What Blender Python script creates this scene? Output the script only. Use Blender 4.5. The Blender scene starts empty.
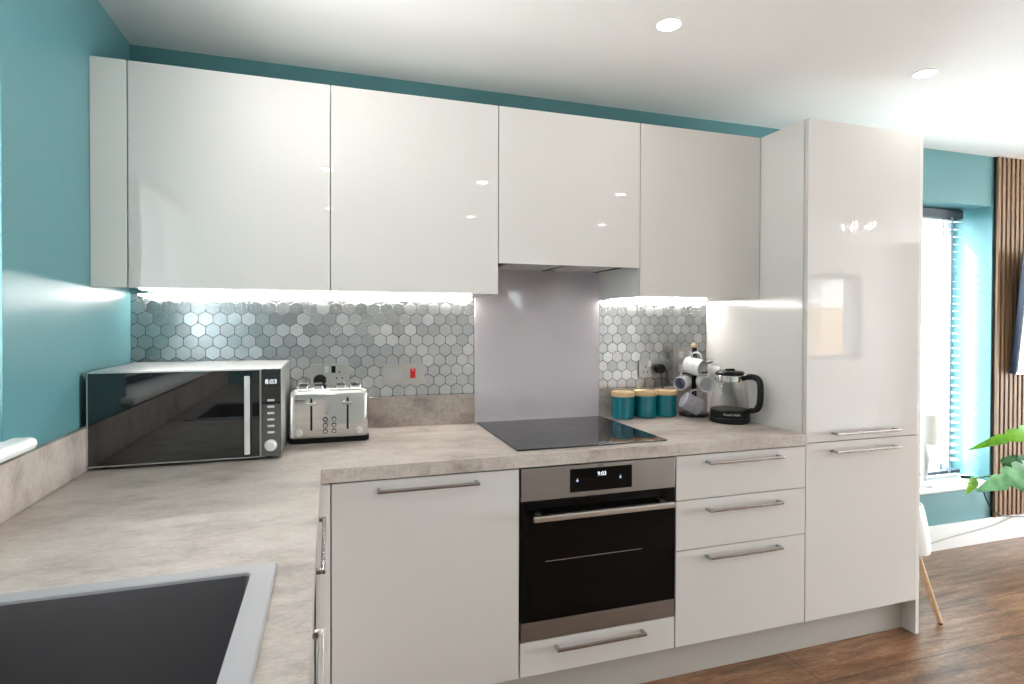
import bpy, bmesh, math, random
from mathutils import Vector, Matrix
random.seed(7)
C = bpy.context.scene.collection
sc = bpy.context.scene
PI = math.pi

# ------------------------------------------------------------------ materials
def mat(name, col=(.8, .8, .8), rough=.5, metal=0.0, spec=.5, emit=None, estr=0.0, trans=0.0, ior=1.5, coat=0.0):
    m = bpy.data.materials.new(name); m.use_nodes = True
    b = m.node_tree.nodes['Principled BSDF']; I = b.inputs
    I['Base Color'].default_value = (*col, 1); I['Roughness'].default_value = rough
    I['Metallic'].default_value = metal; I['Specular IOR Level'].default_value = spec
    I['IOR'].default_value = ior; I['Transmission Weight'].default_value = trans
    I['Coat Weight'].default_value = coat; I['Coat Roughness'].default_value = .03
    if emit:
        I['Emission Color'].default_value = (*emit, 1); I['Emission Strength'].default_value = estr
    return m
def srgb(r, g, b):
    f = lambda c: (c/255/12.92) if c/255 <= .04045 else ((c/255+.055)/1.055)**2.4
    return (f(r), f(g), f(b))
def nodes(m): return m.node_tree.nodes, m.node_tree.links, m.node_tree.nodes['Principled BSDF']
def ramp(N, stops):
    r = N.new('ShaderNodeValToRGB'); e = r.color_ramp.elements
    while len(e) < len(stops): e.new(.5)
    for k, (p, c) in enumerate(stops): e[k].position = p; e[k].color = (*c, 1)
    return r
def noise(N, L, vec, scale, detail=6, rough=.6, stretch=(1, 1, 1), loc=(0, 0, 0)):
    mp = N.new('ShaderNodeMapping'); mp.inputs['Scale'].default_value = stretch; mp.inputs['Location'].default_value = loc
    L.new(vec, mp.inputs['Vector'])
    n = N.new('ShaderNodeTexNoise'); n.inputs['Scale'].default_value = scale
    n.inputs['Detail'].default_value = detail; n.inputs['Roughness'].default_value = rough
    L.new(mp.outputs['Vector'], n.inputs['Vector']); return n
def bump(N, L, b, height, strength, dist=.002):
    bp = N.new('ShaderNodeBump'); bp.inputs['Strength'].default_value = strength; bp.inputs['Distance'].default_value = dist
    L.new(height, bp.inputs['Height']); L.new(bp.outputs['Normal'], b.inputs['Normal'])
def mixc(N, L, fac, a, b_, mode='MIX'):
    x = N.new('ShaderNodeMix'); x.data_type = 'RGBA'; x.blend_type = mode
    for s, v in ((x.inputs[0], fac), (x.inputs[6], a), (x.inputs[7], b_)):
        if hasattr(v, 'links') or hasattr(v, 'is_linked'): L.new(v, s)
        elif isinstance(v, tuple): s.default_value = (*v, 1)
        else: s.default_value = v
    return x.outputs[2]

def paint(name, col, rough=.55, amp=.04):
    m = mat(name, col, rough, spec=.45); N, L, b = nodes(m)
    g = N.new('ShaderNodeNewGeometry')
    n = noise(N, L, g.outputs['Position'], 3.0, 4)
    r = ramp(N, [(.3, tuple(c*(1-amp) for c in col)), (.7, tuple(min(1, c*(1+amp)) for c in col))])
    L.new(n.outputs['Fac'], r.inputs['Fac']); L.new(r.outputs['Color'], b.inputs['Base Color'])
    n2 = noise(N, L, g.outputs['Position'], 260, 3); bump(N, L, b, n2.outputs['Fac'], .08, .001)
    return m
def make_concrete():
    m = mat('concrete_laminate', (.5, .45, .41), .42, spec=.4); N, L, b = nodes(m)
    g = N.new('ShaderNodeNewGeometry'); P = g.outputs['Position']
    n1 = noise(N, L, P, 5.0, 8, .68, (1, 1.7, 1.4))
    n2 = noise(N, L, P, 60, 5, .75, (1, 3, 1), (3, 1, 7))
    n3 = noise(N, L, P, 420, 2, .5)
    r1 = ramp(N, [(.28, srgb(148, 136, 129)), (.5, srgb(192, 181, 174)), (.72, srgb(212, 203, 196))])
    L.new(n1.outputs['Fac'], r1.inputs['Fac'])
    r2 = ramp(N, [(.33, (.60, .58, .56)), (.56, (1, 1, 1))]); L.new(n2.outputs['Fac'], r2.inputs['Fac'])
    c = mixc(N, L, .55, r1.outputs['Color'], r2.outputs['Color'], 'MULTIPLY')
    r3 = ramp(N, [(.3, (.86, .85, .84)), (.6, (1, 1, 1))]); L.new(n3.outputs['Fac'], r3.inputs['Fac'])
    c = mixc(N, L, .6, c, r3.outputs['Color'], 'MULTIPLY')
    L.new(c, b.inputs['Base Color']); bump(N, L, b, n3.outputs['Fac'], .06, .001); return m
def make_floor():
    m = mat('wood_planks', (.2, .12, .07), .33, spec=.45); N, L, b = nodes(m)
    g = N.new('ShaderNodeNewGeometry'); P = g.outputs['Position']
    br = N.new('ShaderNodeTexBrick'); br.inputs['Scale'].default_value = 1
    br.inputs['Brick Width'].default_value = 1.22; br.inputs['Row Height'].default_value = .262
    br.inputs['Mortar Size'].default_value = .0018; br.inputs['Mortar Smooth'].default_value = .1
    br.offset = .37; br.offset_frequency = 2
    br.inputs['Color1'].default_value = (0, 0, 0, 1); br.inputs['Color2'].default_value = (1, 1, 1, 1); br.inputs['Mortar'].default_value = (.5, .5, .5, 1)
    mp = N.new('ShaderNodeMapping'); mp.inputs['Location'].default_value = (-.01, -.012, 0)
    L.new(P, mp.inputs['Vector']); L.new(mp.outputs['Vector'], br.inputs['Vector'])
    n1 = noise(N, L, P, 3.2, 8, .65, (1, 7, 1)); n2 = noise(N, L, P, 26, 6, .7, (1, 9, 1)); n3 = noise(N, L, P, 1.4, 3, .5, (1, 2, 1), (4, 9, 0))
    r1 = ramp(N, [(.3, srgb(92, 64, 45)), (.5, srgb(146, 108, 80)), (.72, srgb(186, 150, 120))]); L.new(n1.outputs['Fac'], r1.inputs['Fac'])
    r2 = ramp(N, [(.36, (.36, .31, .28)), (.58, (1, 1, 1))]); L.new(n2.outputs['Fac'], r2.inputs['Fac'])
    c = mixc(N, L, .8, r1.outputs['Color'], r2.outputs['Color'], 'MULTIPLY')
    r4 = ramp(N, [(0, (.78, .76, .74)), (1, (1.1, 1.08, 1.06))]); L.new(br.outputs['Color'], r4.inputs['Fac'])
    c = mixc(N, L, .8, c, r4.outputs['Color'], 'MULTIPLY')
    r3 = ramp(N, [(.4, (.8, .78, .76)), (.65, (1.15, 1.12, 1.1))]); L.new(n3.outputs['Fac'], r3.inputs['Fac'])
    c = mixc(N, L, .6, c, r3.outputs['Color'], 'MULTIPLY')
    c = mixc(N, L, br.outputs['Fac'], c, (.03, .02, .014))
    L.new(c, b.inputs['Base Color'])
    rr = N.new('ShaderNodeMapRange'); rr.inputs[3].default_value = .24; rr.inputs[4].default_value = .46
    L.new(n2.outputs['Fac'], rr.inputs[0]); L.new(rr.outputs[0], b.inputs['Roughness'])
    bump(N, L, b, n2.outputs['Fac'], .18, .002); return m
def make_brushed(name, col, rough, axis='x', amt=.12):
    m = mat(name, col, rough, 1.0); N, L, b = nodes(m)
    g = N.new('ShaderNodeNewGeometry')
    st = {'x': (1, 160, 160), 'z': (160, 160, 1), 'y': (160, 1, 160)}[axis]
    n = noise(N, L, g.outputs['Position'], 5, 3, .6, st)
    rr = N.new('ShaderNodeMapRange'); rr.inputs[3].default_value = rough-amt*.5; rr.inputs[4].default_value = rough+amt*.5
    L.new(n.outputs['Fac'], rr.inputs[0]); L.new(rr.outputs[0], b.inputs['Roughness'])
    bump(N, L, b, n.outputs['Fac'], .05, .0005); return m
def make_hex():
    m = mat('brushed_hex_steel', (.7, .7, .69), .3, 1.0); N, L, b = nodes(m)
    a = N.new('ShaderNodeVertexColor'); a.layer_name = 'tone'
    s = N.new('ShaderNodeSeparateColor'); L.new(a.outputs['Color'], s.inputs[0])
    r = ramp(N, [(0, srgb(192, 194, 196)), (.5, srgb(210, 212, 213)), (1, srgb(222, 223, 223))]); L.new(s.outputs[0], r.inputs['Fac'])
    g = N.new('ShaderNodeNewGeometry'); n = noise(N, L, g.outputs['Position'], 9, 3, .6, (1, 1, 90))
    L.new(r.outputs['Color'], b.inputs['Base Color'])
    rr = N.new('ShaderNodeMapRange'); rr.inputs[3].default_value = .22; rr.inputs[4].default_value = .36
    L.new(s.outputs[1], rr.inputs[0]); L.new(rr.outputs[0], b.inputs['Roughness'])
    bump(N, L, b, n.outputs['Fac'], .05, .0006); return m
def make_wood(name, lo, hi, stretch, rough=.5, scale=8):
    m = mat(name, hi, rough, spec=.35); N, L, b = nodes(m)
    g = N.new('ShaderNodeNewGeometry'); n = noise(N, L, g.outputs['Position'], scale, 6, .65, stretch)
    r = ramp(N, [(.3, lo), (.68, hi)]); L.new(n.outputs['Fac'], r.inputs['Fac']); L.new(r.outputs['Color'], b.inputs['Base Color']); return m
def make_pane(name='window_glass', tint=(.96, .98, .97), lo=.05, hi=.35):
    m = bpy.data.materials.new(name); m.use_nodes = True; N = m.node_tree.nodes; L = m.node_tree.links; N.clear()
    o = N.new('ShaderNodeOutputMaterial'); t = N.new('ShaderNodeBsdfTransparent'); g = N.new('ShaderNodeBsdfGlossy'); g.inputs['Roughness'].default_value = .01
    f = N.new('ShaderNodeLayerWeight'); f.inputs['Blend'].default_value = .25; x = N.new('ShaderNodeMixShader')
    p = N.new('ShaderNodeMath'); p.operation = 'POWER'; p.inputs[1].default_value = 3; L.new(f.outputs['Facing'], p.inputs[0])
    q = N.new('ShaderNodeMapRange'); q.inputs[3].default_value = lo; q.inputs[4].default_value = hi; L.new(p.outputs[0], q.inputs[0])
    t.inputs['Color'].default_value = (*tint, 1)
    L.new(q.outputs[0], x.inputs[0]); L.new(t.outputs[0], x.inputs[1]); L.new(g.outputs[0], x.inputs[2]); L.new(x.outputs[0], o.inputs['Surface']); return m
def make_crystal():
    m = bpy.data.materials.new('crystal_rods'); m.use_nodes = True; N = m.node_tree.nodes; L = m.node_tree.links; N.clear()
    o = N.new('ShaderNodeOutputMaterial'); t = N.new('ShaderNodeBsdfTranslucent'); g = N.new('ShaderNodeBsdfGlossy'); x = N.new('ShaderNodeMixShader')
    t.inputs['Color'].default_value = (.9, .9, .9, 1); g.inputs['Roughness'].default_value = .1; x.inputs[0].default_value = .25
    L.new(t.outputs[0], x.inputs[1]); L.new(g.outputs[0], x.inputs[2]); L.new(x.outputs[0], o.inputs['Surface']); return m
def make_speckle(name, base, dot, scale=70, thr=.42):
    m = mat(name, base, .25); N, L, b = nodes(m)
    tc = N.new('ShaderNodeTexCoord'); v = N.new('ShaderNodeTexVoronoi'); v.inputs['Scale'].default_value = scale
    L.new(tc.outputs['Object'], v.inputs['Vector'])
    r = ramp(N, [(thr-.05, dot), (thr, base)]); L.new(v.outputs['Distance'], r.inputs['Fac']); L.new(r.outputs['Color'], b.inputs['Base Color']); return m
def make_leaf(name, lo, hi):
    m = mat(name, hi, .32, spec=.5); N, L, b = nodes(m)
    tc = N.new('ShaderNodeTexCoord'); n = noise(N, L, tc.outputs['Object'], 14, 4)
    r = ramp(N, [(.3, lo), (.7, hi)]); L.new(n.outputs['Fac'], r.inputs['Fac']); L.new(r.outputs['Color'], b.inputs['Base Color'])
    b.inputs['Subsurface Weight'].default_value = .15; b.inputs['Subsurface Radius'].default_value = (.01, .02, .004); return m

M = dict(
    teal=paint('teal_paint', srgb(90, 139, 145), .36, .03),
    offwhite=paint('pale_wall_paint', srgb(208, 207, 204), .6, .01),
    ceil=paint('ceiling_white_paint', (.90, .895, .885), .8, .005),
    white=paint('trim_white_paint', (.86, .86, .85), .35, .01),
    gloss=mat('gloss_cream_lacquer', (.67, .648, .63), .025, spec=.7),
    side=mat('satin_cream_board', (.75, .73, .705), .14, spec=.5),
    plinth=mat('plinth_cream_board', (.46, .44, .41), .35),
    gap=mat('carcass_grey_board', (.42, .40, .37), .6),
    conc=make_concrete(), floor=make_floor(),
    steel=make_brushed('brushed_steel', (.60, .585, .565), .3, 'x'),
    steel_dk=make_brushed('brushed_oven_steel', (.36, .35, .34), .32, 'x'),
    nickel=mat('handle_nickel', (.46, .45, .44), .16, 1.0),
    chrome=mat('polished_chrome', (.80, .79, .77), .07, 1.0),
    silver=mat('silver_metal_paint', (.62, .62, .62), .32, .85),
    refl_grey=mat('painted_reflection_grey', (.20, .20, .205), .25, .9),  # grey stands in for the bright worktop mirrored in black glass
    silver_lt=mat('bright_silver', (.85, .85, .85), .28, .5),
    hex=make_hex(), grout=mat('dark_grey_grout', (.08, .083, .085), .8),
    bglass=mat('black_glass', (.004, .004, .005), .03, spec=.5, ior=1.85),
    ovglass=mat('oven_black_glass', (.003, .003, .003), .03, spec=.18),
    hob=mat('hob_black_glass', (.018, .018, .022), .05, spec=.6),
    black=mat('black_plastic', (.008, .008, .009), .28, spec=.22),
    mblack=mat('matt_black', (.012, .012, .013), .6, spec=.2),
    rubber=mat('dark_rubber', (.03, .03, .03), .7),
    splash=mat('back_painted_grey_glass', srgb(220, 214, 222), .04, spec=.55),
    sinkrim=mat('sink_rim_grey', srgb(166, 165, 170), .4, .15),
    sinkbowl=mat('sink_bowl_graphite', srgb(106, 102, 106), .5, .2),
    glass=make_pane('kettle_glass', (.995, 1, 1), .02, .6),
    canister=mat('teal_glaze', srgb(0, 112, 128), .12, spec=.6),
    bamboo=make_wood('bamboo', srgb(214, 178, 134), srgb(238, 208, 168), (2, 2, 20), .5),
    ceramic=mat('white_ceramic', (.86, .855, .85), .18),
    mug_pat=make_speckle('white_ceramic_grey_flecks', (.84, .84, .85), srgb(150, 152, 165), 120, .24),
    mug_grey=make_speckle('grey_patterned_ceramic', srgb(152, 152, 162), srgb(196, 196, 204), 110, .24),
    mug_blue=mat('lilac_grey_ceramic', srgb(150, 150, 172), .25),
    red=mat('red_switch', (.65, .02, .02), .3),
    wplastic=mat('white_plastic', (.85, .85, .85), .3),
    led=mat('led_light', (1, 1, 1), .5, emit=(1, .965, .91), estr=95),
    lens=mat('downlight_lens', (1, 1, 1), .5, emit=(1, .95, .87), estr=32),
    digits=mat('lit_digits', (0, 0, 0), .5, emit=(.85, .92, 1), estr=1.3),
    icon=mat('lit_icons', (0, 0, 0), .5, emit=(.6, .75, 1), estr=.7),
    ink=mat('dark_lettering', (.05, .05, .05), .5), wink=mat('pale_lettering', (.72, .72, .72), .4),
    pane=make_pane(), upvc=mat('white_window_frame', (.85, .86, .87), .3),
    slatw=mat('white_blind_slat', (.86, .87, .88), .4), rail=mat('shaded_rail_grey_blue', srgb(54, 64, 78), .5),  # dark rail colour has the headrail's backlit shade put into it
    tape=mat('blue_grey_tape', srgb(150, 175, 195), .8),
    oak=make_wood('oak_slat', srgb(104, 80, 60), srgb(164, 132, 102), (30, 30, 1.2), .55, 4),
    felt=mat('black_felt', (.012, .012, .013), .9),
    tvs=mat('tv_screen', (.006, .01, .018), .06), tvb=mat('tv_navy_case', srgb(24, 46, 74), .4),
    chair_w=mat('white_chair_shell', (.80, .80, .79), .4), chair_g=mat('grey_felt_lining', srgb(150, 146, 140), .9),
    leg=make_wood('beech_leg', srgb(176, 138, 100), srgb(214, 180, 142), (30, 30, 3), .45),
    leafA=make_leaf('yellow_green_leaf', srgb(82, 142, 20), srgb(150, 196, 52)),
    leafB=make_leaf('pale_green_leaf', srgb(74, 142, 84), srgb(160, 208, 160)),
    leafC=make_leaf('dark_green_leaf', srgb(20, 78, 36), srgb(46, 128, 56)),
    stem=mat('plant_stem', srgb(90, 130, 60), .5), soil=mat('soil', (.03, .02, .014), .9),
    pot=mat('pale_grey_pot', (.6, .6, .6), .5), shade=mat('lamp_shade_fabric', (.80, .79, .77), .8),
    cable_g=mat('grey_cable', (.45, .44, .43), .5),
    bulb=mat('chandelier_bulb', (1, 1, 1), .5, emit=(1, .88, .72), estr=160),
    crystal=make_crystal(),
    brick=mat('outside_render', (.78, .76, .74), .8), roof=mat('roof_tiles', srgb(120, 124, 132), .8),
    fence=make_wood('fence_timber', srgb(176, 140, 98), srgb(214, 178, 132), (2, 2, 25), .8),
    lawn=paint('pale_paving', srgb(112, 109, 105), .9, .1),
)

# ------------------------------------------------------------------ mesh builder
class MB:
    def __init__(s): s.bm = bmesh.new(); s.xf = None
    def _merge(s, t):
        if s.xf is not None: bmesh.ops.transform(t, matrix=s.xf, verts=t.verts)
        me = bpy.data.meshes.new('t'); t.to_mesh(me); t.free(); s.bm.from_mesh(me); bpy.data.meshes.remove(me); return s
    def box(s, x0, x1, y0, y1, z0, z1, bev=0.0, seg=2, rot=None, xf=None):
        t = bmesh.new(); bmesh.ops.create_cube(t, size=1)
        cx, cy, cz = (x0+x1)/2, (y0+y1)/2, (z0+z1)/2
        for v in t.verts: v.co = Vector((v.co.x*(x1-x0), v.co.y*(y1-y0), v.co.z*(z1-z0)))
        if bev > 0:
            bmesh.ops.bevel(t, geom=t.edges[:], offset=bev, segments=seg, profile=.5, affect='EDGES', clamp_overlap=True)
        mt = Matrix.Translation((cx, cy, cz))
        if rot is not None: mt = mt @ rot
        bmesh.ops.transform(t, matrix=mt if xf is None else xf @ mt, verts=t.verts)
        return s._merge(t)
    def loft(s, rings, cap0=True, cap1=True, closed=True):
        t = bmesh.new(); R = [[t.verts.new(p) for p in r] for r in rings]
        n = len(R[0])
        for a, b in zip(R, R[1:]):
            for i in range(n if closed else n-1):
                j = (i+1) % n
                try: t.faces.new((a[i], a[j], b[j], b[i]))
                except ValueError: pass
        if cap0: t.faces.new(R[0][::-1])
        if cap1: t.faces.new(R[-1])
        bmesh.ops.recalc_face_normals(t, faces=t.faces[:])
        return s._merge(t)
    def lathe(s, prof, n=32, c=(0, 0, 0), cap0=True, cap1=True):
        rings = [[(c[0]+r*math.cos(2*PI*i/n), c[1]+r*math.sin(2*PI*i/n), c[2]+z) for i in range(n)] for r, z in prof]
        return s.loft(rings, cap0 and prof[0][0] > 1e-6, cap1 and prof[-1][0] > 1e-6)
    def cyl(s, p0, p1, r0, r1=None, n=20, bev=0.0):
        r1 = r0 if r1 is None else r1
        p0, p1 = Vector(p0), Vector(p1); q = (p1-p0).to_track_quat('Z', 'Y'); h = (p1-p0).length
        prof = [(r0, 0), (r1, h)] if bev == 0 else [(r0-bev, 0), (r0, bev), (r1, h-bev), (r1-bev, h)]
        rings = [[tuple(p0 + q @ Vector((r*math.cos(2*PI*i/n), r*math.sin(2*PI*i/n), z))) for i in range(n)] for r, z in prof]
        return s.loft(rings)
    def tube(s, pts, r, n=10, closed=False, rs=None):
        P = [Vector(p) for p in pts]; rings = []; up = Vector((0, 0, 1)); m = len(P)
        d0 = (P[1]-P[0]).normalized()
        nrm = d0.cross(up) if abs(d0.z) < .95 else d0.cross(Vector((0, 1, 0))); nrm.normalize()
        for k in range(m):
            d = (P[(k+1) % m if closed else min(k+1, m-1)] - P[(k-1) % m if closed else max(k-1, 0)]).normalized()
            nrm = (nrm - d*nrm.dot(d)).normalized(); bi = d.cross(nrm); rr = rs[k] if rs else r
            rings.append([tuple(P[k] + (nrm*math.cos(2*PI*i/n) + bi*math.sin(2*PI*i/n))*rr) for i in range(n)])
        if closed: rings.append(rings[0]); return s.loft(rings, False, False)
        return s.loft(rings)
    def prism(s, poly, axis, a, b, bev=0.0):
        f = {'z': lambda p, t: (p[0], p[1], t), 'y': lambda p, t: (p[0], t, p[1]), 'x': lambda p, t: (t, p[0], p[1])}[axis]
        t = bmesh.new(); A = [t.verts.new(f(p, a)) for p in poly]; B = [t.verts.new(f(p, b)) for p in poly]; n = len(poly)
        t.faces.new(A[::-1]); t.faces.new(B)
        for i in range(n): t.faces.new((A[i], A[(i+1) % n], B[(i+1) % n], B[i]))
        bmesh.ops.recalc_face_normals(t, faces=t.faces[:])
        if bev: bmesh.ops.bevel(t, geom=t.edges[:], offset=bev, segments=2, profile=.5, affect='EDGES', clamp_overlap=True)
        return s._merge(t)
    def sphere(s, c, r, sx=1, sy=1, sz=1, u=20, v=12):
        t = bmesh.new(); bmesh.ops.create_uvsphere(t, u_segments=u, v_segments=v, radius=r)
        bmesh.ops.transform(t, matrix=Matrix.Translation(c) @ Matrix.Diagonal((sx, sy, sz, 1)), verts=t.verts); return s._merge(t)
    def text(s, body, size, xf, depth=.0006):
        cu = bpy.data.curves.new('t', 'FONT'); cu.body = body; cu.size = size; cu.align_x = 'CENTER'; cu.align_y = 'CENTER'; cu.extrude = depth; cu.resolution_u = 3
        o = bpy.data.objects.new('t', cu); C.objects.link(o)
        me = bpy.data.meshes.new_from_object(o.evaluated_get(bpy.context.evaluated_depsgraph_get()))
        bpy.data.objects.remove(o); bpy.data.curves.remove(cu)
        t = bmesh.new(); t.from_mesh(me); bpy.data.meshes.remove(me)
        bmesh.ops.transform(t, matrix=xf, verts=t.verts); return s._merge(t)
    def build(s, name, m, parent=None, local=False, smooth=35, loc=None):
        me = bpy.data.meshes.new(name)
        off = Vector((0, 0, 0))
        if parent is not None and not local:
            p = parent
            while p is not None: off += p.location; p = p.parent
        if loc is not None: off += Vector(loc)
        if off.length > 0: bmesh.ops.translate(s.bm, vec=-off, verts=s.bm.verts)
        s.bm.to_mesh(me); s.bm.free()
        for p in me.polygons: p.use_smooth = True
        me.set_sharp_from_angle(angle=math.radians(smooth))
        me.materials.append(m)
        o = bpy.data.objects.new(name, me); C.objects.link(o)
        wn = o.modifiers.new('weighted_normals', 'WEIGHTED_NORMAL'); wn.keep_sharp = True; wn.weight = 90
        if parent is not None: o.parent = parent
        if loc is not None: o.location = loc
        return o
TXF = lambda x, y, z: Matrix.Translation((x, y, z)) @ Matrix.Rotation(PI/2, 4, 'X')   # writing that faces -y

def thing(name, label, cat, loc=(0, 0, 0), group=None, rot=None):
    o = bpy.data.objects.new(name, None); o.empty_display_size = .05; C.objects.link(o); o.location = loc
    if rot is not None: o.rotation_euler = rot
    return tag(o, label, cat, group)
def tag(o, label, cat, group=None):
    o['label'] = label; o['category'] = cat; o['kind'] = 'thing'
    if group: o['group'] = group
    return o
def struct(o): o['kind'] = 'structure'; return o
def copy_tree(o, parent=None):
    c = o.copy(); C.objects.link(c)
    if parent is not None: c.parent = parent
    for ch in list(o.children): copy_tree(ch, c)
    return c
def bez(p0, p1, p2, p3, n=12):
    P = [Vector(p) for p in (p0, p1, p2, p3)]
    return [tuple(P[0]*(1-t)**3 + P[1]*3*t*(1-t)**2 + P[2]*3*t*t*(1-t) + P[3]*t**3) for t in (i/n for i in range(n+1))]
def rrect(x0, x1, y0, y1, r, z, n=6):
    out = []
    for cx, cy, a in ((x1-r, y1-r, 0), (x0+r, y1-r, PI/2), (x0+r, y0+r, PI), (x1-r, y0+r, 1.5*PI)):
        for k in range(n+1): t = a+PI/2*k/n; out.append((cx+r*math.cos(t), cy+r*math.sin(t), z))
    return out

# ------------------------------------------------------------------ room
CEIL = 2.356; XR = 8.0; YF = -4.4; T = .28
struct(MB().box(-.3, XR+.3, YF-.3, .3, -.1, 0).build('floor', M['floor']))
struct(MB().box(-.3, XR+.3, YF-.3, .3, CEIL, CEIL+.12).build('ceiling', M['ceil']))
W2 = (3.38, 4.556, .345, 2.055)       # window in the back wall: x0 x1 z0 z1
W1 = (-2.22, -.868, 1.04, 2.03)       # window in the left wall: y0 y1 z0 z1
W3 = (6.33, 7.16, .88, 1.95)          # window in the front wall
W4 = (-3.9, -.9, .02, 2.15)           # unseen patio doors, added in the right wall only to let light in
def wall_y(name, y0, y1, w):
    m = MB(); m.box(-T, w[0], y0, y1, 0, CEIL); m.box(w[1], XR+T, y0, y1, 0, CEIL)
    m.box(w[0], w[1], y0, y1, 0, w[2]); m.box(w[0], w[1], y0, y1, w[3], CEIL); return struct(m.build(name, M['teal' if name in ('wall_back', 'wall_left') else 'offwhite']))
def wall_x(name, x0, x1, w):
    m = MB(); m.box(x0, x1, YF, w[0], 0, CEIL); m.box(x0, x1, w[1], 0, 0, CEIL)
    m.box(x0, x1, w[0], w[1], 0, w[2]); m.box(x0, x1, w[0], w[1], w[3], CEIL); return struct(m.build(name, M['teal' if name in ('wall_back', 'wall_left') else 'offwhite']))
wall_y('wall_back', 0, T, W2); wall_x('wall_left', -T, 0, W1)
wall_y('wall_front', YF-T, YF, W3); wall_x('wall_right', XR, XR+T, W4)
struct(MB().box(3.125, XR, -.016, -.0005, 0, .15, .004).build('baseboard_back', M['white']))
struct(MB().box(XR-.016, XR, W4[1]+.05, -.02, 0, .15, .004).build('baseboard_right', M['white']))
struct(MB().box(0, XR-.02, YF, YF+.016, 0, .15, .004).build('baseboard_front', M['white']))

def window_y(n, y, w, sill=None, mull=1):
    e = bpy.data.objects.new('window_%d' % n, None); C.objects.link(e); e.location = (w[0], y, w[2]); struct(e)
    x0, x1, z0, z1 = w; f = MB(); g = .055
    f.box(x0, x0+g, y-.03, y+.03, z0, z1, .006); f.box(x1-g, x1, y-.03, y+.03, z0, z1, .006)
    f.box(x0+g, x1-g, y-.03, y+.03, z0, z0+g, .006); f.box(x0+g, x1-g, y-.03, y+.03, z1-g, z1, .006)
    for k in range(mull): c = x0+(x1-x0)*(k+1)/(mull+1); f.box(c-.03, c+.03, y-.03, y+.03, z0+g, z1-g, .006)
    f.build('window_frame', M['upvc'], e)
    MB().box(x0+g, x1-g, y-.004, y+.004, z0+g, z1-g).build('window_pane', M['pane'], e)
    if sill: MB().box(*sill, .012, 3).build('window_sill', M['white'], e)
    return e
def window_x(n, x, w, sill=None, mull=1):
    e = bpy.data.objects.new('window_%d' % n, None); C.objects.link(e); e.location = (x, w[0], w[2]); struct(e)
    y0, y1, z0, z1 = w; f = MB(); g = .055
    f.box(x-.03, x+.03, y0, y0+g, z0, z1, .006); f.box(x-.03, x+.03, y1-g, y1, z0, z1, .006)
    f.box(x-.03, x+.03, y0+g, y1-g, z0, z0+g, .006); f.box(x-.03, x+.03, y0+g, y1-g, z1-g, z1, .006)
    for k in range(mull): c = y0+(y1-y0)*(k+1)/(mull+1); f.box(x-.03, x+.03, c-.03, c+.03, z0+g, z1-g, .006)
    f.build('window_frame', M['upvc'], e)
    MB().box(x-.004, x+.004, y0+g, y1-g, z0+g, z1-g).build('window_pane', M['pane'], e)
    if sill:
        s = MB()
        for b in sill: s.box(*b, .0145, 4)
        s.build('window_sill', M['white'], e)
    return e
window_x(1, -.22, W1, [(-.2, .046, W1[0]-.055, -.812, 1.041, 1.071)])
window_y(2, .255, (W2[0], W2[1], W2[2]+.03, W2[3]), (W2[0]+.001, W2[1]-.002, -.035, .225, W2[2]+.001, W2[2]+.03))
window_y(3, YF-.14, W3, mull=0)
window_x(4, XR+.2, W4)  # frame and pane of the added patio doors

def blind(label, along, fixed, a0, a1, z0, z1, pitch, w, tilt, tapes):
    # along: 'x' (blind in a back/front wall) or 'y' (in a side wall)
    bx = (lambda m, u0, u1, d0, d1, za, zb, bev=0., rot=None: m.box(u0, u1, fixed+d0, fixed+d1, za, zb, bev, rot=rot)) if along == 'x' else \
         (lambda m, u0, u1, d0, d1, za, zb, bev=0., rot=None: m.box(fixed+d0, fixed+d1, u0, u1, za, zb, bev, rot=rot))
    t = thing('venetian_blind', label, 'blind', (a0, fixed, z1) if along == 'x' else (fixed, a0, z1), 'venetian blinds at the windows')
    bx(MB(), a0, a1, -.026, .026, z1-.055, z1-.002, .003).build('headrail', M['rail'], t)
    m = MB(); z = z1-.07; rot = Matrix.Rotation(tilt, 4, 'X' if along == 'x' else 'Y')
    while z > z0+.035: bx(m, a0+.004, a1-.004, -w/2, w/2, z-.0014, z+.0014, 0, rot); z -= pitch
    m.build('slats', M['slatw'], t)
    bx(MB(), a0+.003, a1-.003, -.024, .024, z0, z0+.02, .003).build('bottom_rail', M['rail'], t)
    for u in tapes:
        m = MB(); bx(m, u-.009, u+.009, -w/2-.003, -w/2-.0015, z0+.005, z1-.05); bx(m, u-.009, u+.009, w/2+.0015, w/2+.003, z0+.005, z1-.05)
        m.build('ladder_tape', M['tape'], t)
    return t
blind('white venetian blind in the bright window beyond the tall cabinet', 'x', .155, W2[0]+.03, 4.50, .395, 2.05, .047, .05, .12, (3.62, 4.05, 4.40))
bl = blind('white venetian blind in the left wall window above the worktop', 'y', -.125, W1[0]+.03, W1[1]-.035, 1.078, 2.025, .042, .05, -.75, (-2.0, -1.55, -1.08))
MB().cyl((-.085, -.9, 1.2), (-.085, -.9, 1.97), .0016, n=6).build('pull_cord', M['wplastic'], bl)
MB().lathe([(.004, 0), (.010, .006), (.006, .04), (.002, .046)], 12, (-.085, -.9, 1.156)).build('cord_tassel', M['rail'], bl)
blind('white venetian blind mirrored in the tall cabinet door', 'x', YF-.055, W3[0]+.02, W3[1]-.02, .90, 1.945, .05, .05, .03, (6.5, 6.95))

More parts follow.
